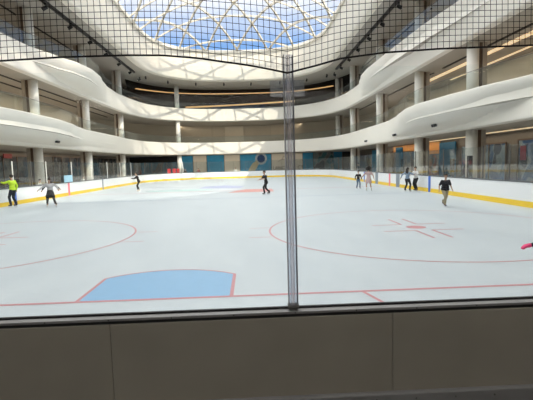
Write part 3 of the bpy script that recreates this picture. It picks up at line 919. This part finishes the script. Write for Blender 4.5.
# black upright posts behind right boards
def pad_proto():
    r = empty('black_post')
    MB().box((0, 0, 1.1), (.22, .22, 2.2), bev=.02).build('pole', M['black'], r)
    MB().box((0, 0, .03), (.34, .34, .06), bev=.01).build('base_plate', M['rail_black'], r)
    return r
pp = pad_proto()
for i, (x, y, h, lab) in enumerate([(13.45, 15.5, 2.25, 'black padded post behind the right boards, nearest'), (15.0, 20.6, 2.1, 'black padded post in front of the nearest right column'), (13.6, 25.9, 2.2, 'black padded post behind the skating couple'), (14.9, 49.0, 2.2, 'black padded post behind the right boards, farthest')]):
    o = pp if i == 0 else copy_tree(pp)
    o.location = (x, y, -.019); o.scale = (1, 1, h/2.2)
    finish(o, lab, 'post', 'black posts behind the right boards')

# pale blue notice on left glass
o = MB().box((0, 0, 0), (.02, 1.5, .55), bev=.006).build('notice_board', M['lightblue']); o.location = (-12.94, 27.0, 1.352)
finish(o, 'pale blue notice on the glass above the pink stripe', 'sign')

# red chairs and white parasol at the far end
def chair_proto():
    r = empty('red_chair')
    MB().box((0, 0, .45), (.48, .46, .05), bev=.015).build('seat', M['red'], r)
    MB().box((0, .22, .86), (.48, .05, .75), bev=.015).build('backrest', M['red'], r)
    for sx in (-1, 1):
        for sy in (-1, 1): MB().frust((sx*.2, sy*.19, 0), (sx*.19, sy*.18, .44), .02, .025, 8).build('leg', M['alu'], r)
    return r
cp = chair_proto()
for i, (x, lab) in enumerate([(-11.9, 'red plastic chair behind the far boards, leftmost'), (-11.1, 'red plastic chair behind the far boards, middle'), (-10.5, 'red plastic chair behind the far boards, beside the folded parasol')]):
    o = cp if i == 0 else copy_tree(cp)
    o.location = (x+.4, 60.6+.15*i, -.02); o.rotation_euler = (0, 0, pi); o.scale = (1.0, 1.0, 1.4)
    finish(o, lab, 'chair', 'red chairs behind the far boards')
um = finish(empty('folded_parasol', (-9.5, 61.2, -.02)), 'folded white parasol beside the red chairs', 'parasol')
MB().frust((0, 0, .05), (0, 0, 2.9), .025, .025, 10).build('pole', M['alu'], um)
MB().frust((0, 0, 1.0), (0, 0, 2.8), .30, .05, 12).build('canopy', M['board'], um, True)
MB().frust((0, 0, 0), (0, 0, .08), .28, .24, 16).build('base', M['rail_black'], um)

# ------------------------------------------------------------------ people
PM = {}
def pmat(name, col, rough=.75):
    if name not in PM: PM[name] = mat(name, col, rough, var=.08, scale=12)
    return PM[name]
dgx = [None]
def remeshed(name, mb, vox, m, parent, smooth_it=3):
    me = bpy.data.meshes.new(name+'_src'); me.from_pydata([tuple(v) for v in mb.v], [], mb.f); me.update()
    t = bpy.data.objects.new(name+'_src', me); COL.objects.link(t)
    r = t.modifiers.new('r', 'REMESH'); r.mode = 'VOXEL'; r.voxel_size = vox; r.use_smooth_shade = True
    if smooth_it:
        s_ = t.modifiers.new('s', 'SMOOTH'); s_.iterations = smooth_it; s_.factor = .5
    dg = bpy.context.evaluated_depsgraph_get(); dg.update()
    nm = bpy.data.meshes.new_from_object(t.evaluated_get(dg)); nm.name = name
    bpy.data.objects.remove(t); bpy.data.meshes.remove(me)
    nm.materials.clear(); nm.materials.append(m)
    for p in nm.polygons: p.use_smooth = True
    o = bpy.data.objects.new(name, nm); COL.objects.link(o); o.parent = parent
    return o
def ik(a, t, l1, l2, pole):
    a = Vector(a); t = Vector(t); d = t-a; L = min(d.length, (l1+l2)*.995); d.normalize()
    t = a+d*L
    x = (l1*l1-l2*l2+L*L)/(2*L); h = sqrt(max(0, l1*l1-x*x))
    pl = Vector(pole); pl = (pl-d*pl.dot(d)).normalized()
    return a+d*x+pl*h, t

def person(label, loc, heading, H=1.7, lean=.1, hip=None, feet=None, hands=None, side=0., head=(0, 0, 0),
           top=None, topname='shirt', sleeve='long', bottom=None, bottomkind='trousers', hair=('short', (.02, .015, .012)), skin=(.55, .36, .26),
           skate=(.03, .03, .035), skates=True, gloves=None, cap=None, badge=None, group=None, bulk=1., hem=.40, legwear=None):
    """figure in its own frame: x right, y forward, z up; built at 1.75 m and scaled"""
    root = finish(empty('person', loc, heading), label, 'person', group)
    s = H/(1.75+(.07 if skates else 0)); root.scale = (s, s, s)
    sz = .07 if skates else 0.
    feet = feet or [(-.12, 0, 0), (.12, 0, 0)]     # left(-x) , right(+x): x, y, lift
    hip = hip if hip is not None else .93
    pel = Vector((0, 0, hip+sz))
    f_ = Vector((sin(side), sin(lean), cos(lean)*cos(side))).normalized()
    up = f_; rt = (Vector((1, 0, 0))-up*up.x).normalized(); fw = up.cross(rt)
    waist = pel+up*.16; chest = pel+up*.37; neck = pel+up*.54
    hd = Vector(head)
    hc = neck+(up*.6+Vector((0, .10, .40))+hd).normalized()*.20
    sh = [neck-up*.06-rt*.185, neck-up*.06+rt*.185]
    hp = [pel-rt*.095+Vector((0, 0, -.03)), pel+rt*.095+Vector((0, 0, -.03))]
    ank = [Vector((q[0], q[1], q[2]+.095+sz)) for q in feet]
    kn = []
    for i in (0, 1):
        k, t = ik(hp[i], ank[i], .43, .42, (0, 1, .15)); kn.append(k); ank[i] = t
    hands = hands or [(-.12, .05, -.52), (.12, .05, -.52)]
    el = []; wr = []
    for i in (0, 1):
        e_, t = ik(sh[i], sh[i]+Vector(hands[i]), .29, .26, ((-1 if i == 0 else 1)*.5, -1, -.3)); el.append(e_); wr.append(t)
    b = MB()
    # torso and neck
    for c, r in ((pel, (.155, .105, .11)), (waist, (.135, .095, .12)), (chest, (.165, .11, .15)), (neck-up*.08, (.15, .085, .07))):
        R = Matrix((rt, fw, up)).transposed(); b.ball(c, r, 14, 10, R)
    b.cap(neck-up*.05, hc-(hc-neck)*.25, .056, .052)
    # head
    hu = (hc-neck).normalized(); hf = (Vector((hd.x*1.5, 1, hd.z*.3))); hf = (hf-hu*hf.dot(hu)).normalized(); hr = hf.cross(hu)
    R = Matrix((hr, hf, hu)).transposed()
    P = lambda x, y, z: hc+hr*x+hf*y+hu*z
    b.ball(P(0, -.01, .03), (.078, .098, .10), 16, 12, R); b.ball(P(0, .022, -.05), (.058, .07, .075), 14, 10, R)
    b.frust(P(0, .085, .015), P(0, .112, -.025), .010, .019, 8); b.ball(P(0, .108, -.028), .017, 8, 6)
    for e_ in (-1, 1): b.ball(P(e_*.08, -.005, -.01), (.014, .025, .033), 8, 6, R)
    # arms with hands
    hand_src = MB()
    for i in (0, 1):
        sg = -1 if i == 0 else 1
        b.cap(sh[i], el[i], .052, .043); b.cap(el[i], wr[i], .042, .03)
        d = (wr[i]-el[i]).normalized(); sd = d.cross(Vector((0, 0, 1)))
        sd = sd.normalized() if sd.length > .1 else Vector((0, 1, 0))
        if abs(d.z) > .7: sd = (Vector((0, 1, 0))-d*d.y).normalized()
        nm_ = d.cross(sd)
        for tgt in ((b, ) if not gloves else (b, hand_src)):
            g = .0 if tgt is b else .021
            tgt.cap(wr[i]-d*.01, wr[i]+d*.02, .028+g, .028+g, 8)
            for k in range(4):
                bx = wr[i]+d*.085+sd*(.033-.022*k)
                tgt.cap(wr[i]+d*.01+sd*(.018-.012*k), bx, .018+g, .014+g, 8)
                L = (.062, .074, .070, .055)[k]
                m1 = bx+d*L*.55+nm_*(.010); m2 = bx+d*L*.92+nm_*.030
                tgt.cap(bx, m1, .0115+g, .0105+g, 8); tgt.cap(m1, m2, .0105+g, .009+g, 8)
            t0 = wr[i]+d*.03+sd*.025; t1 = wr[i]+d*.065+sd*.058; t2 = wr[i]+d*.095+sd*.062+nm_*.01
            tgt.cap(t0, t1, .015+g, .0125+g, 8); tgt.cap(t1, t2, .0125+g, .010+g, 8)
    # legs
    for i in (0, 1):
        b.cap(hp[i], kn[i], .078, .055); b.cap(kn[i], ank[i], .054, .038)
        b.cap(ank[i], ank[i]+Vector((0, .12, -.055)), .035, .03)
    remeshed('body', b, .0135, pmat('skin_%02d%02d' % (int(skin[0]*99), int(skin[1]*99)), skin, .55), root)
    # eyes and mouth
    ey = MB()
    for e_ in (-1, 1): ey.ball(P(e_*.03, .082, .012), .011, 8, 6)
    ey.build('eyes', pmat('eye_dark', (.02, .015, .012), .3), root, True)
    MB().ball(P(0, .088, -.062), (.022, .008, .006), 8, 6, R).build('mouth', pmat('lip', (.40, .16, .14), .5), root, True)
    # hair
    hm = pmat('hair_%02d' % int(hair[1][0]*99), hair[1], .6)
    hb = MB()
    hb.ball(P(0, -.024, .045), (.098, .116, .110), 16, 12, R)
    if hair[0] in ('long', 'bun'):
        hb.ball(P(0, -.058, -.03), (.095, .078, .11), 14, 10, R)
    if hair[0] == 'long':
        for k in range(5):
            x = -.07+.035*k
            hb.cap(P(x, -.075, .0), P(x*1.15, -.105, -.17), .035, .03); hb.cap(P(x*1.15, -.105, -.17), P(x*1.05, -.10, -.36), .03, .018)
    if hair[0] == 'bun': hb.ball(P(0, -.12, .08), .045)
    if hair[0] == 'curly':
        rnd = random.Random(3)
        for k in range(60):
            t = rnd.uniform(0, 2*pi); z = rnd.uniform(-.75, 1.); rr = sqrt(max(0, 1-z*z))
            q = (rr*cos(t)*.17, -.035+rr*sin(t)*.15, .03+z*.165)
            if q[1] > .035 and q[2] < .07: continue
            hb.ball(P(*q), rnd.uniform(.035, .055), 8, 6)
    # carve the face free
    ho = remeshed('hair', hb, .016 if hair[0] != 'curly' else .02, hm, root, 2)
    if hair[0] in ('short', 'bun'):
        bm = bmesh.new(); bm.from_mesh(ho.data)
        kill = []
        for v_ in bm.verts:
            q = v_.co-hc; x, y, z = q.dot(hr), q.dot(hf), q.dot(hu)
            if z < .035+(-.10 if y < .015 else 0)+y*.25: kill.append(v_)
        bmesh.ops.delete(bm, geom=kill, context='VERTS'); bm.to_mesh(ho.data); bm.free()
    if cap:
        cb = MB(); cb.ball(P(0, -.02, .06), (.097, .112, .095), 16, 10, R); cb.ball(P(0, .10, .055), (.07, .07, .012), 12, 8, R)
        remeshed('cap', cb, .014, pmat('cap_'+cap[0], cap[1]), root, 1)
    # top
    if top:
        t_ = MB()
        B = bulk
        R2 = Matrix((rt, fw, up)).transposed()
        for c, r in ((pel+up*.03, (.178*B, .135*B, .11)), (waist, (.16*B, .122*B, .13)), (chest, (.188*B, .138*B, .16)), (neck-up*.075, (.165, .10, .07))):
            t_.ball(c, r, 16, 12, R2)
        for i in (0, 1):
            t_.cap(neck-up*.07+(sh[i]-neck)*.4, sh[i], .075, .074)
            if sleeve == 'long':
                t_.cap(sh[i], el[i], .072, .060); t_.cap(el[i], wr[i]-(wr[i]-el[i])*.06, .060, .045)
            elif sleeve == 'short':
                t_.cap(sh[i], sh[i]+(el[i]-sh[i])*.75, .074, .070)
        remeshed(topname, t_, .018, pmat(top[0], top[1]), root)
    # bottom
    if bottom:
        t_ = MB()
        if bottomkind in ('trousers', 'leggings'):
            k = 1 if bottomkind == 'trousers' else .82
            t_.ball(pel-Vector((0, 0, .02)), (.172, .13, .12), 14, 10)
            for i in (0, 1):
                t_.cap(hp[i], kn[i], .100*k+.01, .076*k); t_.cap(kn[i], ank[i]+Vector((0, 0, .03)), .074*k, .066*k)
        elif bottomkind in ('skirt', 'dress', 'shorts'):
            dn = .30 if bottomkind != 'dress' else hem
            c0 = pel+Vector((0, 0, .10)); mk = (kn[0]+kn[1])/2
            c1 = pel+(mk-pel)*min(1, dn/.42)
            spread = max(.23, abs(kn[0].x-kn[1].x)/2+.10)
            t_.frust(c0, c1, .15, spread, 20)
            for i in (0, 1): t_.cap(hp[i], hp[i]+(kn[i]-hp[i])*.75, .105, .095)
        remeshed(bottomkind if bottomkind != 'dress' else 'dress_skirt', t_, .018, pmat(bottom[0], bottom[1]), root)
    if legwear:
        t_ = MB()
        for i in (0, 1): t_.cap(hp[i], kn[i], .092, .066); t_.cap(kn[i], ank[i]+Vector((0, 0, .03)), .064, .05)
        remeshed('leggings', t_, .016, pmat(*legwear), root)
    if gloves:
        remeshed('gloves', hand_src, .009, pmat(gloves[0], gloves[1]), root, 1)
    if badge:
        MB().ball(chest+fw*.145+rt*.02-up*.02, (.035, .012, .05), 10, 8).build('lanyard_badge', pmat(*badge), root, True)
    # skates or shoes
    for i in (0, 1):
        a = ank[i]; sb = MB()
        sb.cap(a+Vector((0, -.01, .10)), a+Vector((0, -.02, -.03)), .058, .052)
        sb.cap(a+Vector((0, -.02, -.045)), a+Vector((0, .14, -.06)), .046, .04)
        so = remeshed('skate' if skates else 'shoe', sb, .016, pmat('boot_%02d' % int(skate[0]*99), skate, .4), root, 1)
        if skates:
            bl = MB(); bl.box(a+Vector((0, .045, -.145)), (.006, .27, .04)); bl.box(a+Vector((0, -.03, -.115)), (.025, .05, .04)); bl.box(a+Vector((0, .11, -.115)), (.025, .05, .04))
            bl.build('blade', M['alu'], so)
    return root

def face(dx, dy): return math.atan2(-dx, dy)      # heading so that local +y points along (dx,dy)
SK = (.52, .34, .25)
person('person in a bright yellow-green jacket pointing with outstretched arm', (-12.2, 17.9, 0), face(-.95, .25), 1.84, lean=.03,
       feet=[(-.14, .06, 0), (.13, -.05, 0)], hands=[(-.04, .50, -.04), (.15, .05, -.50)], top=('neon_jacket', (.62, .86, .05)), topname='jacket',
       bottom=('navy_trousers', (.02, .025, .04)), skin=SK, bulk=1.12)
person('skater in pale grey top and dark skirt, arms held out', (-9.62, 16.95, 0), face(.25, -1), 1.66, lean=.12, hip=.88,
       feet=[(-.30, .05, 0), (.20, .0, 0)], hands=[(-.30, .1, -.32), (.40, .12, -.32)], top=('pale_grey_top', (.50, .49, .50)),
       bottom=('dark_skirt', (.035, .035, .035)), bottomkind='skirt', legwear=('grey_leggings', (.10, .095, .09)), bulk=1.15, hair=('long', (.02, .015, .012)), skate=(.72, .70, .66), skin=SK)
person('skater in dark clothes partly hidden behind the pale grey top skater', (-10.35, 18.5, 0), face(.5, -.9), 1.62, lean=.1, hip=.86,
       feet=[(-.22, -.1, 0), (.24, .1, 0)], hands=[(-.35, .15, -.32), (.30, .15, -.38)], top=('charcoal_top', (.03, .028, .028)),
       bottom=('black_trousers', (.02, .02, .022)), hair=('long', (.02, .015, .012)), skin=SK)
person('skater in black leaning with arms forward on the sunlit ice', (-7.95, 29.0, 0), face(-1, -.15), 1.68, lean=.30, hip=.92,
       feet=[(-.05, -.04, 0), (.07, .10, 0)], hands=[(.05, .46, -.16), (.10, .44, -.22)], top=('black_top', (.018, .016, .016)),
       bottom=('black_trousers', (.02, .02, .022)), bottomkind='leggings', hair=('bun', (.02, .015, .012)), skate=(.75, .73, .68), skin=SK)
person('skater in black T-shirt and trousers striding past centre ice', (2.62, 21.75, 0), face(-.9, -.45), 1.66, lean=.20, hip=.86,
       feet=[(-.10, .22, 0), (.10, -.30, 0)], hands=[(.02, .42, -.20), (.02, .38, -.28)], top=('black_top', (.018, .016, .016)), sleeve='short',
       bottom=('black_trousers', (.02, .02, .022)), skin=(.50, .30, .22))
person('small boy in dark top and blue jeans beside the pink dress', (9.7, 24.5, 0), face(.1, -1), 1.34, lean=.06,
       feet=[(-.16, .05, 0), (.14, -.05, 0)], hands=[(-.16, .08, -.48), (.16, .08, -.48)], top=('black_top', (.018, .016, .016)),
       bottom=('blue_jeans', (.10, .15, .22)), skin=SK)
person('skater in a short pink dress with big curly dark hair', (9.68, 21.65, 0), face(.15, 1), 1.64, lean=.06, hip=.90,
       feet=[(-.18, .0, 0), (.20, -.02, 0)], hands=[(-.34, .12, -.40), (.22, .05, -.46)], top=('pink_dress', (.52, .38, .37)), topname='dress_bodice', sleeve='short',
       bottom=('pink_dress', (.52, .38, .37)), bottomkind='dress', hem=.24, hair=('curly', (.015, .01, .01)), skate=(.70, .68, .66), skin=(.42, .25, .17))
person('skater with long dark hair, blue top and black trousers by the boards', (11.98, 20.6, 0), face(.75, .65), 1.60, lean=.06, hip=.88,
       feet=[(-.20, .04, 0), (.22, -.04, 0)], hands=[(-.30, -.12, -.38), (.24, .34, -.18)], top=('blue_top', (.20, .27, .36)),
       bottom=('black_trousers', (.02, .02, .022)), hair=('long', (.02, .015, .012)), skin=SK)
person('skater in a white top holding the boards behind the blue top skater', (12.62, 20.75, 0), face(-.85, -.5), 1.62, lean=.10, hip=.90,
       feet=[(-.12, .05, 0), (.12, -.05, 0)], hands=[(-.10, .44, -.20), (.30, .2, -.30)], top=('white_top', (.62, .61, .60)),
       bottom=('black_trousers', (.02, .02, .022)), skin=SK)
person('stocky skater in black polo shirt and khaki trousers gliding forward', (10.07, 11.25, 0), face(-.05, -1), 1.45, lean=.10, hip=.88,
       feet=[(-.05, -.35, .06), (.05, .12, 0)], hands=[(-.15, .10, -.48), (.17, .04, -.49)], top=('black_polo', (.012, .013, .018)), topname='polo_shirt', sleeve='short',
       bottom=('khaki_trousers', (.34, .29, .19)), skin=(.45, .28, .20), bulk=1.35, badge=('badge_yellow', (.75, .55, .15)), cap=None)
person('child at the frame edge reaching in with a bright pink glove', (6.11, -.55, 0), face(-1, .05), 1.20, lean=.22, hip=.84,
       feet=[(-.12, .15, 0), (.12, -.1, 0)], hands=[(.10, .53, -.19), (.10, -.1, -.48)], top=('navy_jacket', (.012, .016, .03)), topname='jacket',
       bottom=('black_trousers', (.02, .02, .022)), gloves=('pink_glove', (.80, .07, .20)), skin=SK)
# spectators
def spect(lab, loc, hd, H, top, tn, bot=('black_trousers', (.02, .02, .022)), hair=('short', (.02, .015, .012))):
    person(lab, loc, hd, H, lean=.03, top=(tn, top), bottom=bot, hair=hair, skates=False, skate=(.05, .05, .05), skin=SK, group='spectators behind the glass')
spect('spectator in black watching behind the far boards beside the parasol', (-8.9, 60.2, -.02), pi, 1.62, (.02, .02, .02), 'black_top')
spect('spectator in red top before the beige far shutter', (-6.9, 60.9, -.02), pi, 1.68, (.25, .06, .06), 'dark_red_top')
spect('spectator in white top before the beige shutter by the ring banner', (-.9, 61.2, -.02), pi, 1.55, (.75, .74, .72), 'bright_white_top')
spect('dark clothed spectator behind the far right boards near the boy', (14.3, 42., -.02), pi/2, 1.88, (.03, .025, .03), 'charcoal_top')
spect('spectator in white shirt behind the left boards, white post above', (-14.0, 24.6, -.02), -pi/2, 1.42, (.78, .76, .74), 'bright_white_top')
spect('spectator in white behind the glass next to the blue notice', (-14.2, 33.0, -.02), -pi/2, 1.42, (.70, .68, .64), 'bright_white_top')

# ------------------------------------------------------------------ light, sky, camera
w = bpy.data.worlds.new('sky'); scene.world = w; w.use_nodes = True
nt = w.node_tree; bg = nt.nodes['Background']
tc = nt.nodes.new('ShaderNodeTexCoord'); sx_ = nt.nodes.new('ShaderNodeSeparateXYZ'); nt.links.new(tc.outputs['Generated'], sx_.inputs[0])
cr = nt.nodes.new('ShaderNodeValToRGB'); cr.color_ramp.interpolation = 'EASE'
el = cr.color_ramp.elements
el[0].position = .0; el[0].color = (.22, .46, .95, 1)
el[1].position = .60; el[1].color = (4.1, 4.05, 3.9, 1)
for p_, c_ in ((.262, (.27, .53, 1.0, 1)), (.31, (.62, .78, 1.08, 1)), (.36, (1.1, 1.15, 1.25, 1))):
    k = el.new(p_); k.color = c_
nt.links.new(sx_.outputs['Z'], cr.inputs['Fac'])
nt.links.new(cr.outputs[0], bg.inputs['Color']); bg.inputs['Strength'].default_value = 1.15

sun = bpy.data.lights.new('sun', 'SUN'); sun.energy = 4.2; sun.angle = radians(.6); sun.color = (1, .89, .70)
so = bpy.data.objects.new('sun', sun); COL.objects.link(so)
so.rotation_euler = Vector((-.573, 1.36, -1)).to_track_quat('-Z', 'Y').to_euler()

def area(loc, rot, sx, sy, e, col):  # fill lights added to brighten the interior, not real fixtures
    l = bpy.data.lights.new('fill_light', 'AREA'); l.shape = 'RECTANGLE'; l.size = sx; l.size_y = sy; l.energy = e; l.color = col
    o = bpy.data.objects.new('fill_light', l); COL.objects.link(o); o.location = loc; o.rotation_euler = rot
    return o
WARM = (1, .80, .58)
for sx in (1, -1):  # added warm fill along the side gallery and ground floor ceilings
    for z, e in ((9.52, 750 if sx < 0 else 480), (15.42, 260), (3.88, 260)):
        area((sx*20.0, 30, z), (0, 0, 0), .12, 44, e, WARM)
area((0, 72.5, 9.5), (0, 0, 0), 24, .15, 120, WARM)
area((0, 69.0, 3.9), (0, 0, 0), 24, .15, 130, (1, .9, .78))

area((1.5, -10.5, 3.7), (radians(25), 0, 0), 8, .5, 105, (1, .93, .84))  # unseen fill added behind the camera to lift the near wall

cam = bpy.data.cameras.new('camera'); co = bpy.data.objects.new('camera', cam); COL.objects.link(co)
yaw, pitch, roll, F = .0357, -.0878, .0279, 412.75
fwd = Vector((sin(yaw)*cos(pitch), cos(yaw)*cos(pitch), sin(pitch)))
r_ = Vector((cos(yaw), -sin(yaw), 0)); u_ = r_.cross(fwd)
r2 = r_*cos(roll)-u_*sin(roll); u2 = u_*cos(roll)+r_*sin(roll)
R = Matrix((r2, u2, -fwd)).transposed().to_4x4()
co.matrix_world = Matrix.Translation((1.6043, -6.482, 2.1051)) @ R
cam.sensor_width = 36; cam.lens = F/533*36; cam.clip_end = 400; cam.clip_start = .05
scene.camera = co
scene.view_settings.view_transform = 'Standard'
scene.view_settings.exposure = -.28
scene.cycles.max_bounces = 10; scene.cycles.diffuse_bounces = 6; scene.cycles.transparent_max_bounces = 24
scene.cycles.sample_clamp_indirect = 6
scene.cycles.use_denoising = True
